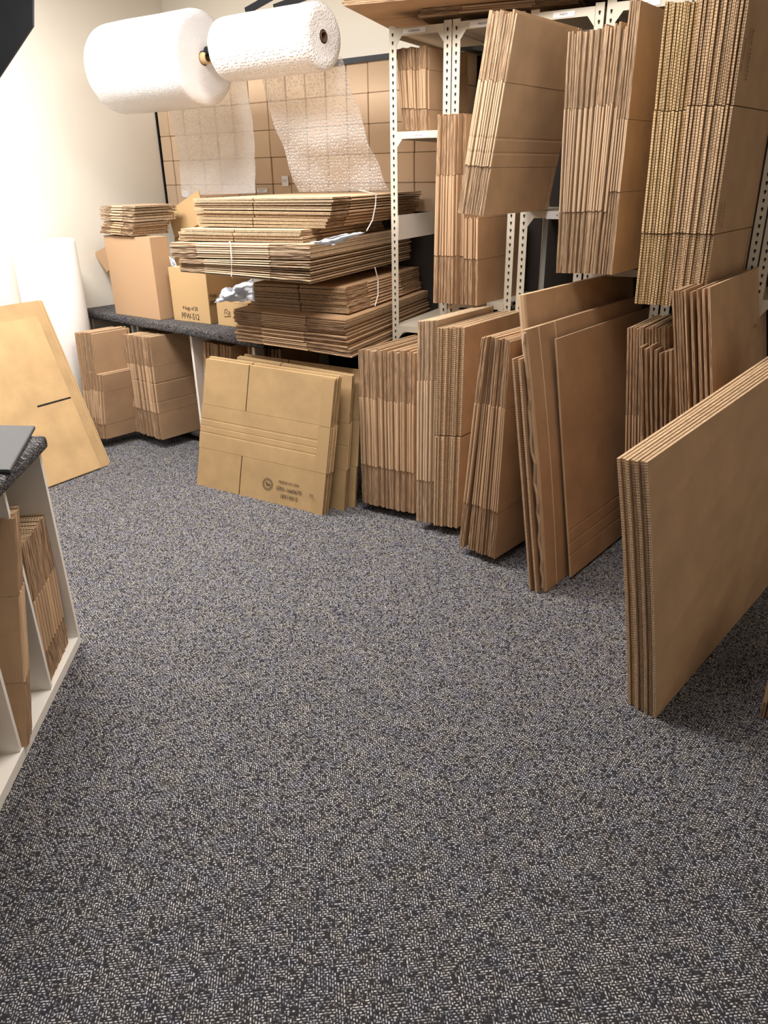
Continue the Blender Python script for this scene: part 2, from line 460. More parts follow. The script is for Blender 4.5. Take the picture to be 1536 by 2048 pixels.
slab('floor', [(-6, -2.5, -0.1), (3.5, -2.5, -0.1), (3.5, 5.2, -0.1), (-6, 5.2, -0.1)], (0, 0, 0.1), CARPET)
slab('ceiling', [(-6, -2.5, 2.7), (3.5, -2.5, 2.7), (3.5, 5.2, 2.7), (-6, 5.2, 2.7)], (0, 0, 0.1), CEIL)
slab('wall_back', [room(UL, 0.16), room(5.0, 0.16), room(5.0, 0.28), room(UL, 0.28)], (0, 0, 2.7), WALL)
slab('wall_left', [room(UL - 0.12, 0.28), room(UL, 0.28), room(UL, -6.2), room(UL - 0.12, -6.2)], (0, 0, 2.7), WALL)
slab('wall_right', [(1.5, -2.4, 0), (1.62, -2.4, 0), (1.62, 3.8, 0), (1.5, 3.8, 0)], (0, 0, 2.7), WALL)

# ------------------------------------------------------------------ wall rack of small square boxes
ZT, ZP, UP = 1.981, 0.1430, 0.1425
fr = empty('wall_frame', room(-0.5, 0.1, 1.2), 'black metal frame around the grid of small kraft boxes on the back wall', 'wall rack')
bm = bmesh.new(); frame_box(bm, room(UL + 0.001, -0.004, 1.20), RU * 0.012, RN * 0.15, (0, 0, ZT - 1.20)); finish(bm, 'side_rail', [BLACKM], fr)
bm = bmesh.new(); frame_box(bm, room(UL + 0.001, -0.012, ZT - 0.004), RU * 2.30, RN * 0.16, (0, 0, 0.026)); finish(bm, 'top_rail', [GREYM], fr)
bm = bmesh.new(); frame_box(bm, room(UL + 0.015, 0.145, 1.20), RU * 2.28, RN * 0.01, (0, 0, ZT - 1.21)); finish(bm, 'back_board', [BACK_SHADE], fr)
bm = bmesh.new(); frame_box(bm, room(UL + 0.001, -0.004, 1.24), RU * 2.30, RN * 0.16, (0, 0, 0.014)); finish(bm, 'bottom_rail', [GREYM], fr)
bm = bmesh.new(); frame_box(bm, room(-0.62, 0.0, 0.02), RU * 1.22, RN * 0.008, (0, 0, 1.21)); finish(bm, 'shade_board', [BACK_SHADE], fr)  # dark sheet standing in for the shade below the frame
for k in range(5):
    for j in range(-12, 4):
        u0 = 0.012 + UP * j; u1 = u0 + UP
        if j == -12: u0 = UL + 0.016
        zb = ZT - ZP * (k + 1)
        bm = bmesh.new()
        g = random.uniform(-0.003, 0.002)
        frame_box(bm, room(u0 + 0.003, g, zb + 0.001), RU * (u1 - u0 - 0.006), RN * 0.13, (0, 0, ZP - 0.002)); bevel(bm, 0.003, 1)
        o = finish(bm, 'small_carton', [KT]); g = random.uniform(0.3, 0.75); o.color = (g, g, g, 1)
        tag(o, 'small square kraft carton in the black framed grid on the back wall', 'cardboard box', 'small square cartons in the wall grid')
for px, wd, hd, tx in (((371, 388), 0.055, 0.04, 'A4'), ((524, 381), 0.085, 0.022, 'MAILER'), ((570, 362), 0.05, 0.055, 'BOX')):
    p = on_plane(px, room(0, -0.006), RN)
    bm = bmesh.new(); frame_box(bm, p - RU * wd / 2 - V((0, 0, hd / 2)), RU * wd, RN * 0.001, (0, 0, hd))
    o = finish(bm, 'paper_label', [WHITEP])
    nm = {371: 'white paper label at the left end of the small boxes, under fine bubble film', 524: 'low white paper label on the small boxes between the two bubble films',
          570: 'tall white paper label at the left edge of the coarse bubble film'}[px[0]]
    tag(o, nm, 'label')
    for k in range(2):
        bm = bmesh.new(); frame_box(bm, p - RU * wd * 0.35 + V((0, 0, 0.004 - 0.008 * k)) - RN * 0.0006, RU * wd * (0.7 - 0.2 * k), RN * 0.0004, (0, 0, 0.0022))
        finish(bm, 'printed_line', [INK], o)

# ------------------------------------------------------------------ shelving units
RY = 3.2; RD = 0.40
UNITS = [(-1.666, -1.421), (-1.383, -1.121), (-1.066, -0.826), (-0.784, -0.509), (-0.468, -0.182), (-0.143, 0.143), (0.185, 0.475)]
SHELF = [[0.80, 1.615, 1.99], [0.05, 0.93, 1.99], [0.05, 1.305, 1.99], [0.05, 1.09, 1.995], [0.05, 1.06, 1.995], [0.05, 1.0, 1.995], [0.05, 1.0, 1.995]]
UNAME = ['open leftmost bay of the grey shelving, with the printed shelf labels', 'second bay of the shelving from the left, holding the narrow upright stack',
         'third shelving bay, behind the leaning cartons', 'fourth shelving bay, behind the ragged upright stack', 'fifth shelving bay, behind the coarse double wall stack',
         'sixth shelving bay, at the right edge of the photo', 'seventh shelving bay, furthest right behind the big sheets']
PW = 0.033


def post_mesh(bm, x, y, z0, z1, front=True):
    box(bm, x, x + PW, y, y + 0.003, z0, z1)
    box(bm, x, x + 0.003, y + 0.003, y + 0.033, z0, z1)
    if front:
        z = z0 + 0.03
        while z < z1 - 0.02:        # keyhole slots
            cx = x + PW / 2
            v = [bm.verts.new((cx + a, y - 0.0006, z + b)) for a, b in ((-0.0015, -0.006), (0.0015, -0.006), (0.004, 0.002), (0.0042, 0.006), (0, 0.0078), (-0.0042, 0.006), (-0.004, 0.002))]
            bm.faces.new(v).material_index = 1
            z += 0.0285


def unit_labels(root, k):
    def lab(x0, x1, z0, z1, text, sz):
        bm = bmesh.new(); box(bm, x0, x1, RY - 0.0035, RY - 0.0025, z0, z1); p = finish(bm, 'shelf_label', [WHITEP], root)
        t_ = printed(text, ((x0 + x1) / 2, RY - 0.0038, (z0 + z1) / 2 - sz * 0.35), (1, 0, 0), (0, 0, 1), sz, root)
        t_.parent = p
        t_.location = t_.location - p.location
    if k == 0:
        lab(-1.60, -1.50, 1.968, 1.985, 'LONDON', 0.011); lab(-1.595, -1.48, 1.590, 1.606, 'FONTENAY', 0.011)
    if k == 1:
        lab(-1.31, -1.20, 1.965, 1.985, 'FREIGHT', 0.011)
    if k == 2:
        lab(-0.955, -0.85, 1.274, 1.303, 'BOX', 0.011); lab(-0.98, -0.90, 1.966, 1.984, 'PARTS', 0.010)
    if k == 3:
        lab(-0.70, -0.60, 1.972, 1.990, 'PACKS', 0.010)


for k, ((xa, xb), zl) in enumerate(zip(UNITS, SHELF)):
    rd = 0.53 if k == 0 else RD
    root = empty('shelving_unit', ((xa + xb + PW) / 2, RY + rd / 2, 0), UNAME[k], 'shelving unit', None)
    top = 2.0 if k < 3 else 2.012
    for x in (xa, xb):
        for y in (RY, RY + rd):
            bm = bmesh.new(); post_mesh(bm, x, y, 0.0, top, y == RY); finish(bm, 'post', [RACK, DARK], root)
    for z in zl:
        bm = bmesh.new()
        box(bm, xa + PW, xb, RY - 0.002, RY + 0.0, z - 0.028, z)
        for s, x0 in ((1, xa + PW), (-1, xb)):       # corner gussets
            v = [bm.verts.new((x0 + s * a, RY - 0.002 + yy, z - b)) for yy in (0, 0.002) for a, b in ((0, 0.028), (0.026, 0.028), (0, 0.062))]
            bm.faces.new(v[:3]); bm.faces.new(v[3:])
            for q in ((0, 1, 4, 3), (1, 2, 5, 4), (2, 0, 3, 5)): bm.faces.new([v[i] for i in q])
        box(bm, xa + 0.004, xa + 0.007, RY + 0.04, RY + rd, z - 0.028, z)
        box(bm, xb + PW - 0.007, xb + PW - 0.004, RY + 0.04, RY + rd, z - 0.028, z)
        finish(bm, 'shelf_beam', [RACK], root)
        bm = bmesh.new(); box(bm, xa + 0.004, xb + PW - 0.004, RY + 0.001, RY + rd - 0.002, z - 0.012, z - 0.001); finish(bm, 'shelf', [RACK], root)
    if k:
        bm = bmesh.new(); box(bm, xa + 0.004, xb + PW - 0.004, RY + rd - 0.012, RY + rd - 0.008, 0.06, top - 0.05); finish(bm, 'back_panel', [BACK_SHADE], root)  # near-black colour carries the shade at the back of the bay
    else:
        p0 = on_plane((796, 480), (-1.69, 0, 0), (1, 0, 0)); p1 = on_plane((796, 431), (-1.69, 0, 0), (1, 0, 0))
        bm = bmesh.new(); box(bm, xa - 0.024, xa - 0.020, max(p0.y, RY + 0.003), RY + rd + 0.02, p0.z, p1.z); finish(bm, 'side_panel', [LAM], root)
    if not k:
        pass
    unit_labels(root, k)

# ------------------------------------------------------------------ bench along the back wall
BZ = 0.72
B0 = at_z((178, 622), BZ); B1 = at_z((470, 672), BZ)
bd = (B1 - B0).normalized(); bn = V((-bd.y, bd.x, 0))
Bs = B0 - bd * 0.12; blen = 1.58; bl2 = 2.15
bench = empty('bench', Bs + bd * 0.8 + V((0, 0, -BZ)), 'low bench with a dark speckled carpet top along the back wall', 'bench')
bm = bmesh.new(); frame_box(bm, Bs + bn * 0.0 + V((0, 0, -0.045)), bd * (blen + 0.12), bn * 0.62, (0, 0, 0.045)); bevel(bm, 0.014, 3)
o = finish(bm, 'carpet_top', [CARPET2], bench, smooth=True)
o.rotation_euler = (0, 0, 0)
for f in (0.03, 0.30, 0.335, 0.655, 0.98):
    bm = bmesh.new(); frame_box(bm, Bs + bd * (f * blen) + bn * 0.05 - V((0, 0, BZ - 0.06)), bd * 0.018, bn * 0.55, (0, 0, BZ - 0.105)); finish(bm, 'upright_panel', [LAM], bench)
bm = bmesh.new(); frame_box(bm, Bs + bd * 0.02 + bn * 0.12 - V((0, 0, BZ - 0.04)), bd * (blen - 0.04), bn * 0.47, (0, 0, 0.018)); finish(bm, 'bottom_board', [BACK_SHADE], bench)  # blackened to paint in the shadow beneath the bench
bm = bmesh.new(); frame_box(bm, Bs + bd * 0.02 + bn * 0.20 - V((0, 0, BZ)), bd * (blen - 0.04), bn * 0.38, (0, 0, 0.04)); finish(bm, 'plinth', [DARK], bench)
bm = bmesh.new(); frame_box(bm, Bs + bd * 0.04 + bn * 0.585 - V((0, 0, BZ - 0.01)), bd * (bl2 - 0.04), bn * 0.012, (0, 0, BZ - 0.06)); finish(bm, 'back_board', [BACK_SHADE], bench)  # runs on past the bench; its dark colour paints the shade under the pile

# ------------------------------------------------------------------ stacks in the racks
stack((790, 97), (803, 259), (857, 263), (857, 92), 14, 0.30, ('y', 3.23), 'cartons on the top left shelf',
      'flattened carton in the shadowed upright row on the top left shelf', 'rightmost flattened carton of the row on the top left shelf', zones=(0.27, 0.74))
stack((872, 230), (863, 606), (911, 608), (917, 228), 9, 0.40, ('y', 3.10), 'cartons in the narrow upright stack, left half',
      'flattened carton in the left half of the narrow upright stack below the leaning cartons', zones=(0.27, 0.70))
stack((918, 228), (912, 608), (925, 609), (932, 227), 3, 0.40, ('y', 3.12), 'cartons in the narrow upright stack, centre',
      'flattened carton in the centre of the narrow upright stack, left of the leaning cartons', zones=(0.27, 0.70))
stack((926, 432), (925, 609), (955, 612), (958, 432), 8, 0.40, ('y', 3.12), 'cartons in the narrow upright stack, right half',
      'flattened carton in the right half of the narrow upright stack below the leaning cartons', 'flattened carton with bare side showing beside the shelf post under the leaning cartons', zones=(0.53, 0.985))
stack((974, 24), (912, 426), (966, 432), (1035, 23), 12, 0.50, ('y', 2.70), 'cartons leaning on the third bay',
      'flattened carton in the upright stack leaning right, high in the middle', 'wide tan flattened carton with cross creases, facing out of the leaning stack', zones=(0.26, 0.685),
      crease=(0.335, 0.41), mats=KP, jz=0.007)
stack((1135, 62), (1111, 546), (1200, 548), (1256, 50), 20, 0.40, ('y', 2.88), 'cartons in the ragged upright stack',
      'flattened carton in the ragged upright stack on the upper shelf, right of the leaning cartons', None,
      'flattened carton with a curled top corner at the left end of the ragged stack', zones=(0.275, 0.705), jz=0.012, jy=0.006, wobble=0.003, mats=KP)
stack((1258, 0), (1201, 548), (1223, 550), (1282, -2), 5, 0.40, ('y', 2.87), 'tall cartons ending the ragged stack',
      'taller flattened carton at the right end of the ragged upright stack', 'outer tall carton of the ragged stack, its plain tan side facing right', zones=(0.33, 0.60), mats=KP)
stack((1330, 4), (1268, 607), (1326, 611), (1398, 2), 9, 0.42, ('y', 2.80), 'yellowish double wall cartons',
      'yellowish double wall flattened carton in the left part of the tall top right stack', zones=(0.262, 0.672), fold=False, mats=KY, jz=0.003, D=12, zgap=0.0022)
es, ei = stack((1400, -14), (1328, 612), (1405, 618), (1500, -22), 12, 0.42, ('y', 2.79), 'brown double wall cartons',
      'brown double wall flattened carton in the right part of the tall top right stack', 'double wall flattened carton with printed side at the right end of the tall stack', zones=(0.262, 0.672), fold=False, mats=KS, jz=0.003, D=12, zgap=0.0022)
_u = (ei['TR'] - ei['BR']).normalized(); _nn = ei['d'].cross(_u).normalized()
if _nn.x < 0: _nn = -_nn
for px_, tx_, sz_ in (((1498, 110), 'BOX 24X24X24', 0.020), ((1486, 110), 'MADE IN USA', 0.014), ((1446, 430), 'MADE IN USA', 0.013), ((1439, 430), 'DOUBLE WALL', 0.010)):
    c_ = on_plane(px_, ei['BR'] + _nn * 0.006, _nn)
    printed(tx_, c_, -_u, ei['d'], sz_, es[-1])
stack((1341, 584), (1366, 1215), (1394, 1225), (1372, 582), 5, 0.70, ('z', 0.0), 'cartons behind the big front sheets, left part',
      'flattened carton in the left part of the upright stack behind the big front sheets', zones=(0.28, 0.63), jz=0.004, D=9, fill=0.6)
fs, fi = stack((1376, 588), (1397, 1228), (1440, 1245), (1424, 572), 4, 0.75, ('z', 0.0), 'cartons behind the big front sheets, right part',
      'spread flattened carton in the right part of the stack behind the big front sheets', 'flattened carton with a small printed stamp, behind the big front sheets', zones=(0.28, 0.63), jz=0.006, D=9, fill=0.42)
_u = (fi['TR'] - fi['BR']).normalized(); _nn = fi['d'].cross(_u).normalized()
printed('24X24', on_plane((1511, 655), fi['BR'] + _nn * 0.004, _nn), fi['d'], _u, 0.016, fs[-1])
stack((1252, 657), (1244, 1084), (1338, 1098), (1338, 655), 14, 0.34, ('z', 0.055), 'cartons in the low shadowed stack',
      'flattened carton in the shadowed floor stack behind the big front sheets', zones=(0.30, 0.62), jz=0.004, D=8)
stack((1277, 694), (1284, 1130), (1340, 1140), (1345, 706), 7, 0.14, ('z', 0.0), 'short cartons before the shadowed stack',
      'short crumpled flattened carton in front of the shadowed floor stack', zones=(0.30, 0.62), jz=0.012, fill=0.6, wobble=0.006, D=8)

# floor stacks before the racks
stack((831, 643), (829, 1043), (866, 1047), (873, 641), 6, 0.44, ('z', 0.04), 'pale cartons standing left of the double wall floor stack',
      'pale flattened carton in the narrow floor stack left of the double wall cartons', zones=(0.225, 0.725), mats=KP, jz=0.002)
stack((874, 656), (867, 1050), (914, 1057), (930, 655), 10, 0.50, ('z', 0.04), 'double wall cartons in the floor stack with the dark slots',
      'double wall flattened carton in the floor stack with a line of dark slots', 'right end double wall carton, its tan side cut by a dark slot', zones=(0.0, 0.48), fold=False, jz=0.002, zgap=0.005)
stack((713, 701), (722, 1004), (768, 1016), (762, 701), 8, 0.42, ('z', 0.04), 'cartons in the short floor stack, left half',
      'flattened carton in the left half of the floor stack beside the printed front carton', 'bulging flattened carton in the middle of the short floor stack', zones=(0.27, 0.71), jz=0.006, wobble=0.003)
stack((764, 702), (770, 1017), (827, 1028), (829, 705), 10, 0.42, ('z', 0.04), 'cartons in the short floor stack, right half',
      'flattened carton in the right half of the floor stack beside the printed front carton', 'right end carton of the short floor stack, its side facing right', zones=(0.27, 0.70), jz=0.006, wobble=0.003)
stack((960, 674), (915, 1092), (925, 1097), (974, 674), 2, 0.42, ('z', 0.035), 'two splayed cartons',
      'flattened carton splayed out at the left foot of the tilted floor stack', zones=(0.235, 0.715), D=13)
stack((975, 674), (932, 1098), (990, 1119), (1021, 682), 12, 0.42, ('z', 0.035), 'cartons in the tilted floor stack',
      'flattened carton in the floor stack with grimy upper edges', 'right end carton of the tilted floor stack, its brown side facing right', zones=(0.235, 0.715), D=14, jz=0.004)

# the printed carton leaning at the centre, and those behind it
def facing(bl, br, tl, tr, n, step, zones, slot, group, labels, crease=(), mats=KY, th=0.007, z=0.0, W=None):
    A, B = at_z(bl, z), at_z(br, z)
    u = (B - A).normalized(); nb = V((-u.y, u.x, 0))        # away from the camera
    C = rayplane(tl, A, u) + nb * 0.05; D_ = rayplane(tr, B, u) + nb * 0.05
    out = []
    for i in range(n):
        s = nb * step * i + u * random.uniform(-0.008, 0.008) * (i > 0); e = V((0, 0, random.uniform(-0.006, 0.008) * (i > 0)))
        lb = labels[0] if i == 0 else labels[1]
        # the near edge of the carton is its right hand end
        o = carton(B + s, A + s, D_ + s + e, C + s + e, -nb, th, zones=zones, slot=slot, crease=crease, mats=mats, label=lb,
                   group=None if i == 0 else group)
        out.append(o)
    return out, dict(A=A, B=B, C=C, D=D_, u=u, nb=nb)


ms, mi = facing((393, 968), (648, 1030), (397, 721), (661, 762), 5, 0.011, (0.315, 0.66), 0.64, 'cartons right behind the printed front carton',
                ('light tan flattened carton with printed stamp and size, front of the centre stack', 'flattened carton right behind the printed front carton'), crease=(0.44, 0.49, 0.545))
facing((455, 965), (690, 1022), (460, 718), (694, 757), 3, 0.011, (0.315, 0.66), 0.6, 'cartons second in the centre stack',
       ('flattened carton set back to the right of the printed front group', 'flattened carton in the middle of the centre stack'), crease=(0.49,))
facing((470, 958), (711, 1016), (474, 714), (713, 748), 3, 0.011, (0.315, 0.66), 0.6, 'cartons at the rear of the centre stack',
       ('flattened carton at the rear of the centre stack, nearest the short floor stack', 'rearmost flattened carton of the centre stack'))
# printing on the front carton
P0 = ms[0]; _up = (mi['D'] - mi['B']); _n = mi['nb']
bm = bmesh.new(); frame_box(bm, mi['B'] - _n * 0.0105 - mi['u'] * 0.066, mi['u'] * 0.062, _n * 0.0035, _up * 0.318); frame_box(bm, mi['B'] - _n * 0.0105 - mi['u'] * 0.068 + _up * 0.321, mi['u'] * 0.064, _n * 0.0035, _up * 0.336); frame_box(bm, mi['B'] - _n * 0.0105 - mi['u'] * 0.066 + _up * 0.660, mi['u'] * 0.062, _n * 0.0035, _up * 0.335)
finish(bm, 'glue_flap', [KY[0]], P0).color = P0.color
P0 = ms[0]; A, B, C_, D_ = mi['A'], mi['B'], mi['C'], mi['D']
up = ((C_ - A).normalized() + (D_ - B).normalized()).normalized(); fn = -up.cross(mi['u']).normalized()
if fn.dot(EYE - A) < 0: fn = -fn
def onM(px): return on_plane(px, A + fn * 0.0062, fn)
printed('MADE IN USA', onM((577, 970)), mi['u'], up, 0.020, P0)
printed('0701-1660670', onM((577, 985)), mi['u'], up, 0.030, P0, squash=0.86)
printed('18X14X12', onM((577, 999)), mi['u'], up, 0.030, P0, squash=0.8)
printed('70', onM((624, 995)) - mi['nb'] * 0.0105, mi['u'], up, 0.030, P0, squash=0.8)
bm = bmesh.new(); ec = onM((535, 968))
def ringm(bm, c, r0, r1, n=40, a0=0, a1=2 * math.pi):
    vs = []
    for k in range(n + 1):
        a = a0 + (a1 - a0) * k / n; d = mi['u'] * math.cos(a) + up * math.sin(a); vs.append((bm.verts.new(c + d * r0), bm.verts.new(c + d * r1)))
    for k in range(n): bm.faces.new([vs[k][0], vs[k + 1][0], vs[k + 1][1], vs[k][1]])
ringm(bm, ec, 0.030, 0.0315); ringm(bm, ec, 0.0205, 0.0215)
for k in range(26):
    a = 2 * math.pi * k / 26; ringm(bm, ec, 0.0235, 0.0285, 2, a, a + 0.12)
for k in range(6):
    ringm(bm, ec + mi['u'] * (-0.008 + 0.0035 * k) + up * (0.004 * math.sin(k * 2.1)), 0.002, 0.006, 6, k, k + 2.6)
finish(bm, 'stamp', [INK], P0)

# ------------------------------------------------------------------ big sheets on the floor at the right
def big(bl, tl, W, D, n, z, tstep, labels, group, zones=(0.0, 1.0), fold=True, crease=(), lean2=None, Htop=None, taper=1.0, mats=KS, th=0.009, step=0.012, curl=0.0, fdir=(1, 0, 0), slot=0.5, drop=0.0):
    A = at_z(bl, z); T = rayplane(tl, A, V(fdir)); d = yaw(D)
    nn = d.cross((T - A).normalized()).normalized()
    if nn.x < 0: nn = -nn
    out = []
    up_ = T - A
    for i in range(n):
        s = -nn * step * i + d * random.uniform(-.006, .006) * (i > 0) + d * tstep * i
        a = A + s; t_ = T + s
        far_up = V((up_.x * (lean2 if lean2 is not None else 1), 0, up_.z * taper))
        lb = labels[0] if i == 0 else labels[1]
        out.append(carton(a, a + d * W, t_, a + d * W + far_up, nn, th, zones=zones, fold=fold, crease=crease, label=lb, mats=mats,
                          group=None if i == 0 or n == 2 else group, curl=curl, slot=slot))
    return out, A, T, d, nn


gs, GA, GT, Gd, Gn = big((1308, 1436), (1292, 924), 1.0, 14, 7, 0, 0.002, ('huge plain brown flattened carton, front of the big sheets at the right', 'huge flattened carton behind the front big sheet at the right'),
    'huge flattened cartons at the right front', zones=(0.0, 1.0), fold=False, taper=1.24, lean2=-0.2, th=0.009, step=0.0135, curl=0.006)
bm = bmesh.new(); sp = on_plane((1328, 1107), GA + Gn * 0.0065, Gn); sq = on_plane((1352, 1078), GA + Gn * 0.0065, Gn)
tube(bm, [sp + Gn * 0.003, sp.lerp(sq, 0.5) + Gn * 0.0035, sq + Gn * 0.003], 0.0012, 5); finish(bm, 'scuff', [KP[1]], gs[0])
big((1140, 1155), (1110, 678), 0.85, 12, 1, 0.01, 0, ('large brown sheet with three low creases, front of the tall leaning group', ''), None, zones=(0.0, 1.0), crease=(0.10, 0.155, 0.21), th=0.008)
i1s, IA, IT, Id, In = big((1087, 1184), (1046, 660), 0.95, 12, 1, 0, 0, ('large thick folded carton with torn left edge, in the tall leaning group', ''), None, zones=(0.0, 1.0), th=0.020, mats=KS, curl=0.01)
random.seed(21); tp_ = []
for k in range(26):
    f_ = 0.02 + 0.97 * k / 25; tp_.append(IA.lerp(IT, f_) + In * (0.004 + random.uniform(-0.006, 0.004)) - Id * random.uniform(0.0, 0.006))
bm = bmesh.new(); tube(bm, tp_, 0.0055, 6); finish(bm, 'torn_edge', [KP[2]], i1s[0])
for w_ in (0.085, 0.20):
    bm = bmesh.new(); tube(bm, [IA.lerp(IT, f_) + Id * w_ + In * (0.0103 + 0.01 * 4 * f_ * (1 - f_)) for f_ in [k / 12 for k in range(13)]], 0.0016, 5); finish(bm, 'crease', [KP[1]], i1s[0])
big((1072, 1186), (1038, 718), 0.70, 12, 2, 0, 0.0, ('double wall sheet wedged left of the torn folded carton', 'outermost double wall sheet at the left of the tall leaning group'), None,
    zones=(0.0, 1.0), fold=False, th=0.008, step=0.028, mats=KS)
big((1078, 1152), (1040, 590), 0.90, 12, 1, 0.0, 0, ('tallest folded carton behind the leaning group, its dark top running into the rack', ''), None, zones=(0.0, 1.0), th=0.030, curl=0.006)
# corner of another bundle at the right edge
stack((1541, 1330), (1517, 1434), (1560, 1452), (1590, 1330), 4, 0.35, ('z', 0.0), 'cartons at the right edge of the photo', 'flattened carton barely showing low at the right edge', zones=(0.3, 0.7))

# ------------------------------------------------------------------ cartons under the bench
stack((146, 667), (176, 872), (206, 878), (183, 667), 6, 0.24, ('z', 0.06), 'cartons under the left end of the bench', 'flattened carton of the taller row under the left end of the bench', 'right carton of the taller row under the bench, by the foam roll', zones=(0.2, 0.46), D=14)
stack((178, 744), (186, 874), (212, 879), (203, 751), 6, 0.22, ('z', 0.06), 'short cartons under the bench', 'flattened carton in the shortest row under the bench', 'right end carton of the shortest row under the bench', zones=(0.23, 0.74), D=14)
stack((243, 668), (270, 863), (324, 881), (298, 676), 11, 0.40, ('z', 0.06), 'cartons in the wide row under the bench', 'flattened carton in the wide row under the middle of the bench',
      'right end carton of the wide bench row, with a small mark low down', zones=(0.27, 0.72), crease=(0.38, 0.56), D=14)
stack((405, 685), (412, 880), (466, 890), (462, 692), 9, 0.30, ('y', 3.12), 'cartons under the bench behind the printed carton', 'flattened carton under the bench, peeking over the printed front carton', zones=(0.3, 0.7), fdir=RU)
stack((493, 691), (497, 890), (562, 900), (562, 700), 9, 0.30, ('y', 3.10), 'dim cartons under the carton pile', 'dim flattened carton under the big horizontal pile', zones=(0.3, 0.7), fdir=RU)

# ------------------------------------------------------------------ the horizontal pile
FD = V((math.cos(math.radians(3)), -math.sin(math.radians(3)), 0))
pk = dict(D=-3.0, fdir=FD, jy=0.006)
_, r1 = stack((470, 650), (473, 681), (703, 716), (690, 674), 9, 0.98, ('y', 2.82), 'bottom bundle of the horizontal pile', 'flattened carton in the lowest bundle of the horizontal pile', None,
              'bottom flattened carton of the horizontal pile', lay='a', zones=(0.36, 0.75), jz=0.006, **pk)
stack((464, 618), (470, 649), (690, 672), (687, 641), 8, 0.97, ('y', 2.83), 'second bundle of the horizontal pile', 'flattened carton in the second lowest bundle of the horizontal pile', None, lay='a', zones=(0.33, 0.73), jz=0.006, **pk)
stack((497, 566), (500, 614), (699, 628), (690, 575), 9, 0.85, ('y', 2.95), 'shadowed middle bundle', 'flattened carton in the shadowed bundle in the middle of the pile', None, lay='b', zones=(0.26, 0.70), slot=0.47, jz=0.006, **pk)
stack((357, 517), (358, 544), (618, 570), (619, 522), 9, 1.06, ('y', 2.70), 'strapped bundle, lower half', 'flattened carton in the lower half of the white strapped bundle', None, lay='a', zones=(0.28, 0.79), jz=0.005, mats=KP, **pk)
stack((339, 485), (341, 515), (619, 521), (620, 489), 7, 1.05, ('y', 2.70), 'strapped bundle, upper half', 'flattened carton in the upper half of the white strapped bundle', None, lay='a', zones=(0.27, 0.79), jz=0.005, mats=KP, **pk)
stack((362, 457), (353, 481), (606, 486), (604, 460), 4, 0.80, ('y', 2.76), 'thin bundle over the strapped one', 'flattened carton in the thin bundle lying on the strapped one', None, lay='b', zones=(0.2, 0.60), slot=0.53, mats=KP, jz=0.006, **pk)
stack((388, 420), (396, 453), (650, 457), (664, 424), 5, 0.95, ('y', 2.85), 'top bundle of the pile, lower half', 'flattened carton in the lower half of the top bundle', None, lay='b', zones=(0.17, 0.66), slot=0.54, jz=0.006, **pk)
stack((385, 397), (387, 419), (664, 423), (668, 393), 5, 0.95, ('y', 2.85), 'top bundle of the pile, upper half', 'flattened carton in the upper half of the top bundle',
      'uppermost flattened carton of the pile, under the bubble film', lay='b', zones=(0.17, 0.66), slot=0.54, jz=0.006, mats=KP, **pk)


def strap(pts, label):
    bm = bmesh.new(); tube(bm, pts, 0.0028, 6); tag(finish(bm, 'packing_strap', [STRAP]), label, 'strap')


q = lambda px, yy: rayplane(px, at_y((618, 570), 2.70) + V((0, yy, 0)), FD)
strap([q((459, 484), 0.02), q((461, 486), -0.008), q((463, 515), -0.008), q((463, 552), -0.008), q((465, 556), 0.03)], 'white strap around the front of the big strapped bundle')
s0 = at_y((668, 394), 2.86)
q2 = lambda px: on_plane(px, s0 + V((0.012, 0, 0)), (1, 0.05, 0))
strap([q2((738, 383)) + V((-.05, 0, .006)), q2((752, 388)), q2((751, 410)), q2((745, 440)), q2((733, 462))], 'white strap hanging at the right side of the top bundle')
s1 = at_y((699, 628), 2.95)
q3 = lambda px: on_plane(px, s1 + V((0.014, 0, 0)), (1, 0.05, 0))
strap([q3((750, 535)), q3((756, 560)), q3((756, 590)), q3((750, 612))], 'white strap on the right side of the shadowed middle bundle')


def crumple(name, pts, depth, mat, label, cat, n=14, amp=0.02, seed=1, p=None, nv=(0, 1, 0)):
    """crumpled sheet spanning a quadrilateral of pixels (tl, tr, br, bl) near a plane"""
    base = p; c = [on_plane(a, base, nv) for a in pts]
    bm = bmesh.new(); g = []
    for i in range(n + 1):
        row = []
        for j in range(n + 1):
            s, t = j / n, i / n
            P = c[0] * (1 - s) * (1 - t) + c[1] * s * (1 - t) + c[2] * s * t + c[3] * (1 - s) * t
            nz = noise.noise(V((s * 3.1 + seed, t * 2.7, seed))) + 0.6 * abs(noise.noise(V((s * 7 + seed, t * 6, 3))))
            edge = 0.15 + 3 * min(s, 1 - s, t, 1 - t)
            row.append(bm.verts.new(P - V(nv) * (depth + amp * nz * min(edge, 1.2)) + V((0, 0, amp * 0.3 * noise.noise(V((s * 5, t * 5, seed + 9)))))))
        g.append(row)
    for i in range(n):
        for j in range(n): bm.faces.new([g[i][j], g[i][j + 1], g[i + 1][j + 1], g[i + 1][j]])
    bmesh.ops.solidify(bm, geom=bm.faces[:], thickness=0.0008)
    return tag(finish(bm, name, [mat], smooth=True), label, cat)


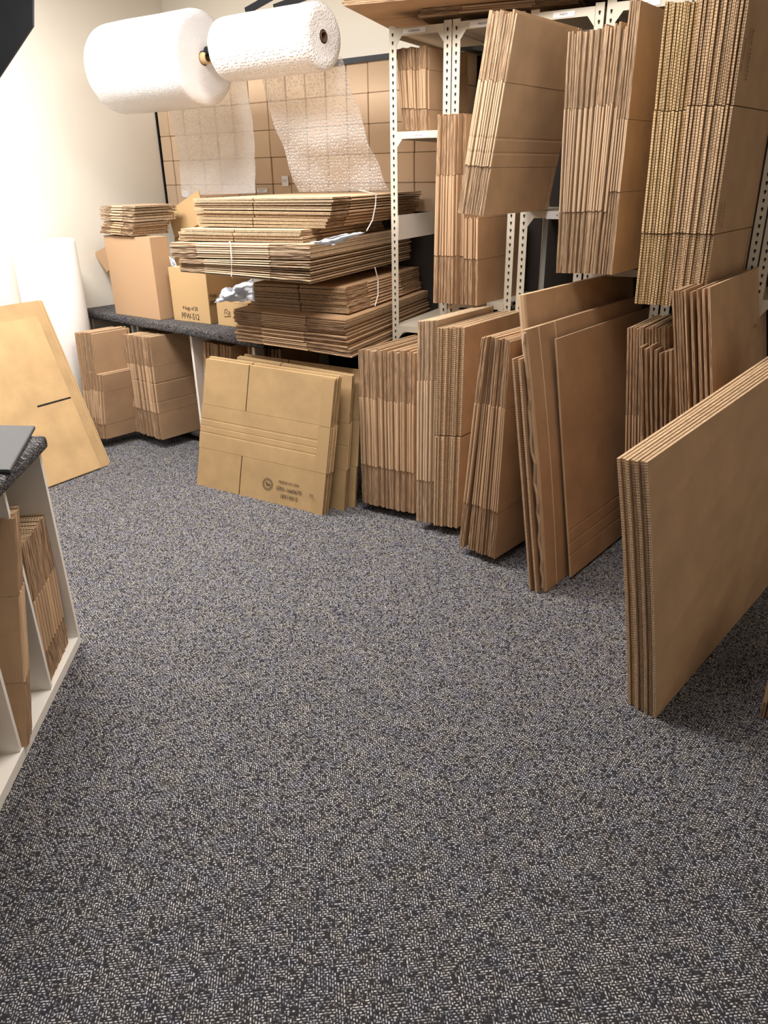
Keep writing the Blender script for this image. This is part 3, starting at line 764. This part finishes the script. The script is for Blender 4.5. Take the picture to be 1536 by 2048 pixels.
POLY = plain('white_poly', (0.82, 0.86, 0.93), 0.3)
crumple('paper_sheet', [(622, 485), (690, 468), (735, 463), (668, 491)], 0.012, POLY, 'crumpled white sheet hanging over the strapped bundle', 'paper', p=at_y((660, 480), 2.705), amp=0.018, seed=4)
crumple('plastic_bag', [(452, 578), (512, 557), (516, 600), (434, 604)], 0.02, POLY, 'crumpled white plastic bag on the small marked carton', 'bag', p=at_y((470, 600), 2.70), amp=0.06, seed=8, n=18)
crumple('plastic_scrap', [(339, 512), (350, 520), (356, 534), (344, 530)], 0.004, POLY, 'small white plastic scrap at the left end of the strapped bundle', 'paper', p=at_y((345, 520), 2.78), amp=0.01, seed=3, n=6)


# ------------------------------------------------------------------ cartons standing on the bench
def standing(blf, brf, tlf, trf, depth_px, z, label, mats, extra=None, flaps=True):
    A, B = at_z(blf, z), at_z(brf, z); u = (B - A); u.z = 0; wl = u.length; u.normalize(); nb = V((-u.y, u.x, 0))
    hgt = (rayplane(tlf, A, u).z + rayplane(trf, B, u).z) / 2 - z
    E = at_z(depth_px, z); dep = max(0.12, (E - B).dot(nb))
    root = empty('shipping_box', (A + B) / 2 + nb * dep / 2, label, 'cardboard box')
    bm = bmesh.new(); frame_box(bm, A, u * wl, nb * dep, (0, 0, hgt - 0.004)); bevel(bm, 0.003, 2)
    finish(bm, 'box_body', [mats[0]], root)
    for f0, f1 in ((0.0, 0.495), (0.505, 1.0)):
        bm = bmesh.new(); frame_box(bm, A + nb * (dep * f0) + V((0, 0, hgt - 0.004)), u * wl, nb * (dep * (f1 - f0)), (0, 0, 0.004)); finish(bm, 'top_flap', [mats[0]], root)
    return root, A, B, u, nb, hgt, dep


for mset in (KS, KY, KP): pass
big_box = standing((232, 628), (321, 641), (211, 471), (304, 476), (349, 636), BZ + 0.0, 'tall plain kraft box on the bench under a pile of flat cartons', KS)
pf = standing((349, 640), (422, 649), (334, 531), (411, 543), (474, 626), BZ, 'kraft box printed 4 bags of 20, standing on the bench', KY)
A, B, u, nb, hg, dp = pf[1:]
fp = lambda px: rayplane(px, A, u) - nb * 0.0012
printed('4 bags of 20', fp((381, 620)), u, (0, 0, 1), 0.030, pf[0], squash=0.82)
printed('PFW-512', fp((382, 638)), u, (0, 0, 1), 0.045, pf[0], squash=0.82)
sd = lambda px: on_plane(px, B + u * 0.0012, u)
printed('4 bags', sd((419, 595)), nb, (0, 0, 1), 0.026, pf[0], align='LEFT', squash=0.8)
printed('PFW', sd((421, 613)), nb, (0, 0, 1), 0.040, pf[0], align='LEFT', squash=0.8)
sm = standing((437, 650), (500, 658), (434, 601), (500, 608), (530, 645), BZ, 'small kraft box with a handwritten word, under the white bag', KY)
A, B, u, nb, hg, dp = sm[1:]
hw = lambda a, b: rayplane((449 + a, 619 + b), A, u) - nb * 0.002
for pts in ([(0, 10), (1, 0), (5, -1), (7, 3), (2, 5), (8, 11)], [(9, 8), (12, 6), (10, 3), (8, 8), (12, 10)], [(0, 14), (13, 13)]):
    bm = bmesh.new(); tube(bm, [hw(*p_) for p_ in pts], 0.0011, 5); finish(bm, 'handwriting', [INK], sm[0])
# tilted open carton behind
bxp = rayplane((335, 475), at_z((349, 640), BZ) + RN * 0.30, RU)
oc = empty('open_box', bxp, 'open kraft box with a raised taped flap between the two bench piles', 'cardboard box')
rp = lambda px, d=0.0: rayplane(px, bxp + RN * d, RU)
bm = bmesh.new()
for lst, dd in (([(350, 476), (335, 424), (396, 380), (412, 440)], 0.0),):
    f = [rp(a, dd) for a in lst]; hexa(bm, f + [p_ + RN * 0.006 for p_ in f])
finish(bm, 'flap', [KY[0]], oc)
bm = bmesh.new(); f = [rp((398, 386), .01), rp((400, 396), .01), rp((480, 390), .12), rp((476, 377), .12)]; hexa(bm, f + [p_ + RN * 0.006 for p_ in f]); finish(bm, 'inner_side', [KS[2]], oc)
bm = bmesh.new(); f = [rp((349, 470), .012), rp((350, 560), .012), rp((420, 560), .012), rp((420, 440), .012)]; hexa(bm, f + [p_ + RN * 0.10 for p_ in f]); finish(bm, 'box_body', [KY[0]], oc)
bm = bmesh.new(); f = [rp((347, 420), -.002), rp((349, 440), -.002), rp((358, 436), -.002), rp((355, 418), -.002)]; hexa(bm, f + [p_ + RN * 0.0012 for p_ in f]); finish(bm, 'tape', [plain('clear_tape', (0.55, 0.42, 0.20), 0.25)], oc)
# flap sticking out left of the tall box
Ab = big_box[1]; ub, nbb = big_box[3], big_box[4]
lp = lambda px, d: rayplane(px, Ab + nbb * d, ub)
bm = bmesh.new(); f = [lp((188, 506), .17), lp((214, 545), .17), lp((222, 535), .17), lp((214, 492), .17)]; hexa(bm, f + [p_ + nbb * 0.006 for p_ in f]); finish(bm, 'side_flap', [KS[0]], big_box[0])

# pile of flat cartons on the tall box
S0 = big_box[2]; sy = S0.y
hb = big_box[5] + BZ
u5 = big_box[3]
stack((205, 442), (196, 467), (262, 473), (266, 446), 6, 0.26, ('y', sy), 'flat cartons on the tall bench box, lower half', 'flattened carton in the lower half of the pile on the tall box', None, lay='a', zones=(0.33, 0.66), fdir=u5, D=7, jz=0.004)
stack((196, 411), (201, 440), (266, 445), (266, 411), 6, 0.30, ('y', sy), 'flat cartons on the tall bench box, upper half', 'flattened carton in the upper half of the pile on the tall box',
      'topmost flat carton of the pile on the tall box', lay='a', zones=(0.33, 0.66), fdir=u5, D=7, jz=0.008, mats=KP)

# ------------------------------------------------------------------ cartons overhead, on top of the racks
def overhead(corner, z, W, L, n, label, group, mats, D=-12.0, th=0.008):
    c = at_z(corner, z); d = yaw(D); al = V((-d.y, d.x, 0)) * -1
    for i in range(n):
        s = V((0, 0, z * 0 + 0.0 + th * 1.12 * (i + 0.5))) + d * random.uniform(-.006, .006) + al * random.uniform(-.006, .006)
        carton(c + s + al * L, c + s + al * L + d * W, c + s, c + s + d * W, (0, 0, 1), th, zones=(0.27, 0.73), mats=mats, label=label, group=group)


overhead((684, 12), 2.045, 0.66, 1.4, 7, 'large flat carton sticking out overhead, in the left pile on the rack top', 'flat cartons overhead, left pile', KS, D=-9)
overhead((838, 34), 2.017, 0.58, 0.62, 3, 'flat carton in the lower pale bundle overhead on the rack top', 'flat cartons overhead, pale bundle', KP, D=-9, th=0.008)

# ------------------------------------------------------------------ bubble wrap rolls
AX = at_y((650, 58), 3.12); axd = RU
ax = lambda px: on_plane(px, AX, RN)
def lathe(bm, c, d, prof, seg=56, mat=None, wob=0.0):
    d = V(d).normalized(); a = d.cross(V((0, 0, 1)) if abs(d.z) < 0.9 else V((1, 0, 0))).normalized(); b = d.cross(a); R = []
    uvl = bm.loops.layers.uv.verify()
    for (t, r) in prof:
        R.append([(bm.verts.new(c + d * t + (a * math.cos(2 * math.pi * k / seg) + b * math.sin(2 * math.pi * k / seg)) * r * (1 + wob * noise.noise(V((3 * math.cos(2 * math.pi * k / seg), 3 * math.sin(2 * math.pi * k / seg), t * 5)))))) for k in range(seg)])
    acc = 0; L_ = [0]
    for i in range(1, len(prof)):
        acc += math.hypot(prof[i][0] - prof[i - 1][0], prof[i][1] - prof[i - 1][1]); L_.append(acc)
    rr = max(p_[1] for p_ in prof)
    for i in range(len(R) - 1):
        for k in range(seg):
            f = bm.faces.new([R[i][k], R[i][(k + 1) % seg], R[i + 1][(k + 1) % seg], R[i + 1][k]])
            if mat: f.material_index = mat[i]
            uvs = [(2 * math.pi * rr * k / seg, L_[i]), (2 * math.pi * rr * (k + 1) / seg, L_[i]), (2 * math.pi * rr * (k + 1) / seg, L_[i + 1]), (2 * math.pi * rr * k / seg, L_[i + 1])]
            for l, q_ in zip(f.loops, uvs): l[uvl].uv = q_


def roll(right_px, left_px, r, film, label, corecol, r_core=0.018, out=0.0, soft=0.03):
    cr, cl = ax(right_px), ax(left_px); ln = (cr - cl).length
    root = empty('bubble_wrap_roll', (cr + cl) / 2, label, 'roll')
    bm = bmesh.new()
    pr = [(0.006, r_core + 0.004), (0, r - soft * 1.4), (0, r - soft), (0.003, r - soft * 0.45), (soft * 0.45, r - soft * 0.1), (soft, r), (ln * 0.3, r * 1.008), (ln * 0.6, r * 0.998), (ln - soft, r), (ln - soft * 0.45, r - soft * 0.1),
          (ln - 0.003, r - soft * 0.45), (ln, r - soft), (ln, r - soft * 1.4), (ln - 0.006, r * 0.5), (ln - 0.004, r_core + 0.004)]
    lathe(bm, cl, axd, pr, 72, wob=0.015)
    finish(bm, 'bubble_film', [film], root, smooth=True)
    bm = bmesh.new()
    lathe(bm, cl, axd, [(-out - 0.004, r_core - 0.005), (-out - 0.004, r_core), (ln + out, r_core), (ln + out, r_core - 0.006), (ln - 0.06, r_core - 0.006), (ln - 0.07, 0.001)], 32)
    finish(bm, 'core_tube', [corecol], root, smooth=False)
    return root, cr, cl


CORE = plain('core_board', (0.55, 0.38, 0.19), 0.7)
CORED = plain('dark_core', (0.10, 0.055, 0.035), 0.8)
r2, c2, l2 = roll((648, 63), (452, 101), 0.127, BUB_BIG, 'smaller roll of coarse bubble wrap on the pole, right of the big roll', CORED, 0.022)
r1_, c1, l1 = roll((407, 104), (232, 141), 0.201, BUB_FINE, 'large white roll of fine bubble wrap hanging at the upper left', CORE, 0.026, out=0.03, soft=0.035)
bm = bmesh.new(); tube(bm, [l1 - axd * 0.08, c2 - axd * 0.075], 0.012, 14)
pole = finish(bm, 'roll_pole', [BLACKM]); tag(pole, 'black pole carrying both bubble wrap rolls', 'pole')
bm = bmesh.new(); lathe(bm, c1 + axd * 0.022, axd, [(0, 0.001), (0, 0.020), (0.045, 0.020), (0.045, 0.001)], 24); finish(bm, 'collar', [BLACKM], pole)
for a_, b_ in (((492, 30), (560, -8)), ((548, 24), (640, -10))):
    pa, pb = on_plane(a_, AX + RN * 0.17, RN), on_plane(b_, AX + RN * 0.17, RN)
    dv = (pb - pa)
    dv = dv.normalized() * 0.42; tip = pa + dv
    up_v = dv.cross(RN).normalized()
    bm = bmesh.new(); frame_box(bm, pa, dv, RN * 0.004, up_v * 0.030)
    frame_box(bm, tip - RU * 0.03 - RN * 0.002, RU * 0.03, RN * 0.004, (0, 0, 2.698 - tip.z))
    finish(bm, 'hanger_bar', [BLACKM], pole)


def film_sheet(tl, tr, br, bl, dt, db, mat, label, cell, n=40, amp=0.01, sag=0.05):
    c = [on_plane(tl, AX + RN * dt, RN), on_plane(tr, AX + RN * dt, RN), on_plane(br, AX + RN * db, RN), on_plane(bl, AX + RN * db, RN)]
    bm = bmesh.new(); uvl = bm.loops.layers.uv.verify(); g = []
    Wd, Ht = (c[1] - c[0]).length, (c[3] - c[0]).length
    for i in range(n + 1):
        row = []
        for j in range(n + 1):
            s, t = j / n, i / n
            P = c[0] * (1 - s) * (1 - t) + c[1] * s * (1 - t) + c[2] * s * t + c[3] * (1 - s) * t
            P = P + RN * (sag * math.sin(t * math.pi) * 0.5 + amp * noise.noise(V((s * 3, t * 4, dt * 9)))) + RU * (0.006 * noise.noise(V((t * 6, 3, dt))))
            row.append((bm.verts.new(P), s * Wd, t * Ht))
        g.append(row)
    for i in range(n):
        for j in range(n):
            q_ = [g[i][j], g[i][j + 1], g[i + 1][j + 1], g[i + 1][j]]
            f = bm.faces.new([a[0] for a in q_])
            for l, a in zip(f.loops, q_): l[uvl].uv = (a[1], a[2])
    return tag(finish(bm, 'bubble_wrap_sheet', [mat], smooth=True), label, 'bubble wrap')


film_sheet((336, 215), (488, 150), (512, 386), (362, 392), 0.17, 0.30, BUB_SHEET2, 'fine bubble wrap hanging from the large roll before the small boxes', 0.007)
film_sheet((518, 140), (683, 112), (778, 380), (598, 384), 0.11, 0.26, BUB_SHEET, 'coarse bubble wrap hanging from the smaller roll onto the pile', 0.016, amp=0.03, sag=-0.04)

# ------------------------------------------------------------------ white foam roll standing at the left wall
fc = V((-3.785, 3.04, 0)); FH = on_plane((150, 481), fc, (0, 1, 0)).z; FR = 0.17
froot = empty('foam_roll', fc, 'tall white foam roll standing upright against the left wall', 'roll')
bm = bmesh.new(); lathe(bm, V(fc), V((0, 0, 1)), [(0.0, 0.03), (0.0, FR - 0.01), (0.01, FR), (FH - 0.015, FR), (FH, FR - 0.01), (FH - 0.005, 0.03)], 64, wob=0.01)
finish(bm, 'foam_wrap', [FOAM], froot, smooth=True)
bm = bmesh.new(); lathe(bm, V(fc), V((0, 0, 1)), [(0.0, 0.022), (0.0, 0.03), (FH - 0.005, 0.03), (FH - 0.005, 0.022), (0.0, 0.022)], 32)
finish(bm, 'core_tube', [CORE], froot)

# big flattened cartons leaning on the foam roll
def leaner(br, tr, D, W, n, step, labels, group, side, zones, slot, mats=KY, dz=0.0, taperx=0.0):
    Bn = at_z(br, 0.004); Tn = rayplane(tr, Bn, V((1, 0, 0)))
    d = -yaw(D)
    for i in range(n):
        upv = Tn - Bn; nn = d.cross(upv).normalized()
        if nn.x < 0: nn = -nn
        s = -nn * step * i + V((0, 0, dz * (i > 0))) - d * 0.012 * i
        lb = labels[0] if i == 0 else labels[1]
        P = (Bn + s + d * W, Tn + s + d * W, Bn + s, Tn + s) if side else (Bn + s, Bn + s + d * W, Tn + s, Tn + s + d * W)
        last_ = carton(*P, nn, 0.009, zones=zones, slot=slot, fold=True, mats=mats, label=lb, group=None if i == 0 else group, rec=0.002)
        if side:
            a_ = Bn.lerp(Tn, 0.475); uu_ = (Tn - Bn).normalized()
            bm = bmesh.new(); frame_box(bm, a_ + nn * 0.0045 + d * 0.205, -d * 0.2, uu_ * 0.009, nn * 0.0007); finish(bm, 'slot', [DARK], last_)


leaner((202, 936), (74, 634), 5, 0.62, 1, 0.011, ('large pale flattened carton with a dark slot, leaning at the left', ''), None, True, (0.0, 1.0), 0.47)
_B = at_z((202, 936), 0.004); _T = rayplane((74, 634), _B, V((1, 0, 0))); _d = -yaw(5); _up = (_T - _B) * 1.10; _nn = _d.cross(_up).normalized()
if _nn.x < 0: _nn = -_nn
for i in range(4):
    s_ = _B - _nn * (0.012 + 0.010 * i) - _d * (0.055 + 0.013 * i); W_ = 0.78
    carton(s_, s_ + _d * W_, s_ + _up, s_ + _up + _d * W_, _nn, 0.008, zones=(0.0, 1.0), fold=True, mats=KY,
           label='large flattened carton right behind the slotted leaning one at the left' if i == 0 else 'large flattened carton at the rear of the leaning group at the left',
           group=None if i == 0 else 'rear cartons of the leaning group at the left')

# ------------------------------------------------------------------ white cabinet with open bays, lower left
CA = at_z((163, 1283), 0.0); CB = at_z((0, 1622), 0.0)
cf = (CB - CA).normalized(); ci = V((cf.y, -cf.x, 0))       # along the front towards the camera; into the cabinet
if ci.x > 0: ci = -ci
CH, CD, CL, CT = 0.70, 0.42, 1.75, 0.018
cab = empty('open_cabinet', CA + cf * CL / 2 + ci * CD / 2, 'white open cabinet with upright dividers at the lower left', 'cabinet')
bm = bmesh.new(); frame_box(bm, CA, cf * CT, ci * CD, (0, 0, CH)); finish(bm, 'side_panel', [LAM], cab)
bm = bmesh.new(); frame_box(bm, CA + cf * (CL - CT), cf * CT, ci * CD, (0, 0, CH)); finish(bm, 'side_panel', [LAM], cab)
bm = bmesh.new(); frame_box(bm, CA + cf * CT, cf * (CL - 2 * CT), ci * CD, (0, 0, 0.03)); finish(bm, 'bottom_board', [LAM], cab)
bm = bmesh.new(); frame_box(bm, CA + cf * CT + ci * (CD - 0.008), cf * (CL - 2 * CT), ci * 0.008, (0, 0, CH)); finish(bm, 'back_board', [LAM], cab)
divs = []
for px in ((104, 1374), (45, 1497), (-75, 1745)):
    p_ = at_z(px, 0.03); t_ = (p_ - CA).dot(cf); divs.append(t_)
    bm = bmesh.new(); frame_box(bm, CA + cf * t_ + ci * 0.004 + V((0, 0, 0.03)), cf * 0.014, ci * (CD - 0.02), (0, 0, CH - 0.03)); finish(bm, 'divider', [LAM], cab)
bm = bmesh.new(); frame_box(bm, CA - ci * 0.025 - cf * 0.012 + V((0, 0, CH)), cf * (CL + 0.03), ci * (CD + 0.03), (0, 0, 0.042)); bevel(bm, 0.016, 3)
tp = finish(bm, 'carpet_top', [CARPET2], cab, smooth=True)
# grey board lying on it
GZ = CH + 0.044
g0, g1, g2 = at_z((72, 858), GZ), at_z((0, 988), GZ), at_z((0, 857), GZ)
e1, e2 = (g1 - g0), (g2 - g0); e1 = e1.normalized() * 0.40; e2 = e2.normalized() * 0.34
bm = bmesh.new(); frame_box(bm, g0, e1, e2, (0, 0, 0.012))
bevel(bm, 0.005, 2)
tag(finish(bm, 'grey_board', [plain('grey_plastic', (0.060, 0.064, 0.072), 0.5, spec=0.35)]), 'smooth dark grey plastic board lying on the carpeted cabinet top', 'board')

# cartons in the cabinet bays
def bay(t0, t1, y0, y1, H, n, zones, group, label, mats=KS, first=None, splay=0.0, inset=0.02, D2=0.34, zb=0.031):
    for i in range(n):
        f = (i + 0.5) / n; p_ = CA + cf * (t0 + (t1 - t0) * f) + ci * (inset + y0 * (1 - f) + y1 * f); p_.z = zb
        top_ = V((0, 0, H * (1 + random.uniform(-.01, .01)))) + cf * splay
        th = (t1 - t0) / n * 0.86; a = p_
        carton(a, a + ci * D2, a + top_, a + ci * D2 + top_, cf, th, zones=zones, mats=mats, label=first if (first and i == n - 1) else label,
               group=None if (first and i == n - 1) else group, fold=True)


bay(CT + 0.03, divs[0] - 0.004, 0.0, -0.008, 0.46, 10, (0.22, 0.60), 'cartons in the far bay of the white cabinet', 'flattened carton standing in the far bay of the white cabinet', splay=-0.045)
bay(divs[1] - 0.085, divs[1] - 0.004, -0.02, -0.035, 0.58, 6, (0.28, 0.66), 'cartons in the middle bay of the white cabinet', 'flattened carton in the middle bay of the white cabinet',
    mats=KS, splay=-0.25, first='flattened carton whose broad side faces the camera in the middle cabinet bay')
bay(divs[1] + 0.06, divs[2] - 0.02, 0.02, 0.0, 0.30, 9, (0.25, 0.70), 'cartons in the near bay of the white cabinet', 'flattened carton in the near bay of the white cabinet, at the left edge')

# black thing hanging at the top left corner
hb_ = V((-1.95, 1.95, 0)); hn = _h
def hp(px, d): return on_plane(px, hb_ + _h * d, _h)
bm = bmesh.new()
out_ = [(-60, -160), (66, -160), (66, 52), (0, 152), (-60, 235)]
n_ = len(out_); fr_ = [bm.verts.new(hp(a, 0)) for a in out_]; bk_ = [bm.verts.new(hp(a, 0) + _h * 0.012) for a in out_]
bm.faces.new(fr_); bm.faces.new(bk_)
for k in range(n_): bm.faces.new([fr_[k], fr_[(k + 1) % n_], bk_[(k + 1) % n_], bk_[k]])
bevel(bm, 0.003, 2)
blk = finish(bm, 'hanging_case', [plain('black_fabric', (0.040, 0.046, 0.058), 0.55, noise_amt=0.5, bump=0.8, scale=5)]); tag(blk, 'black padded case hanging in the upper left corner', 'case')
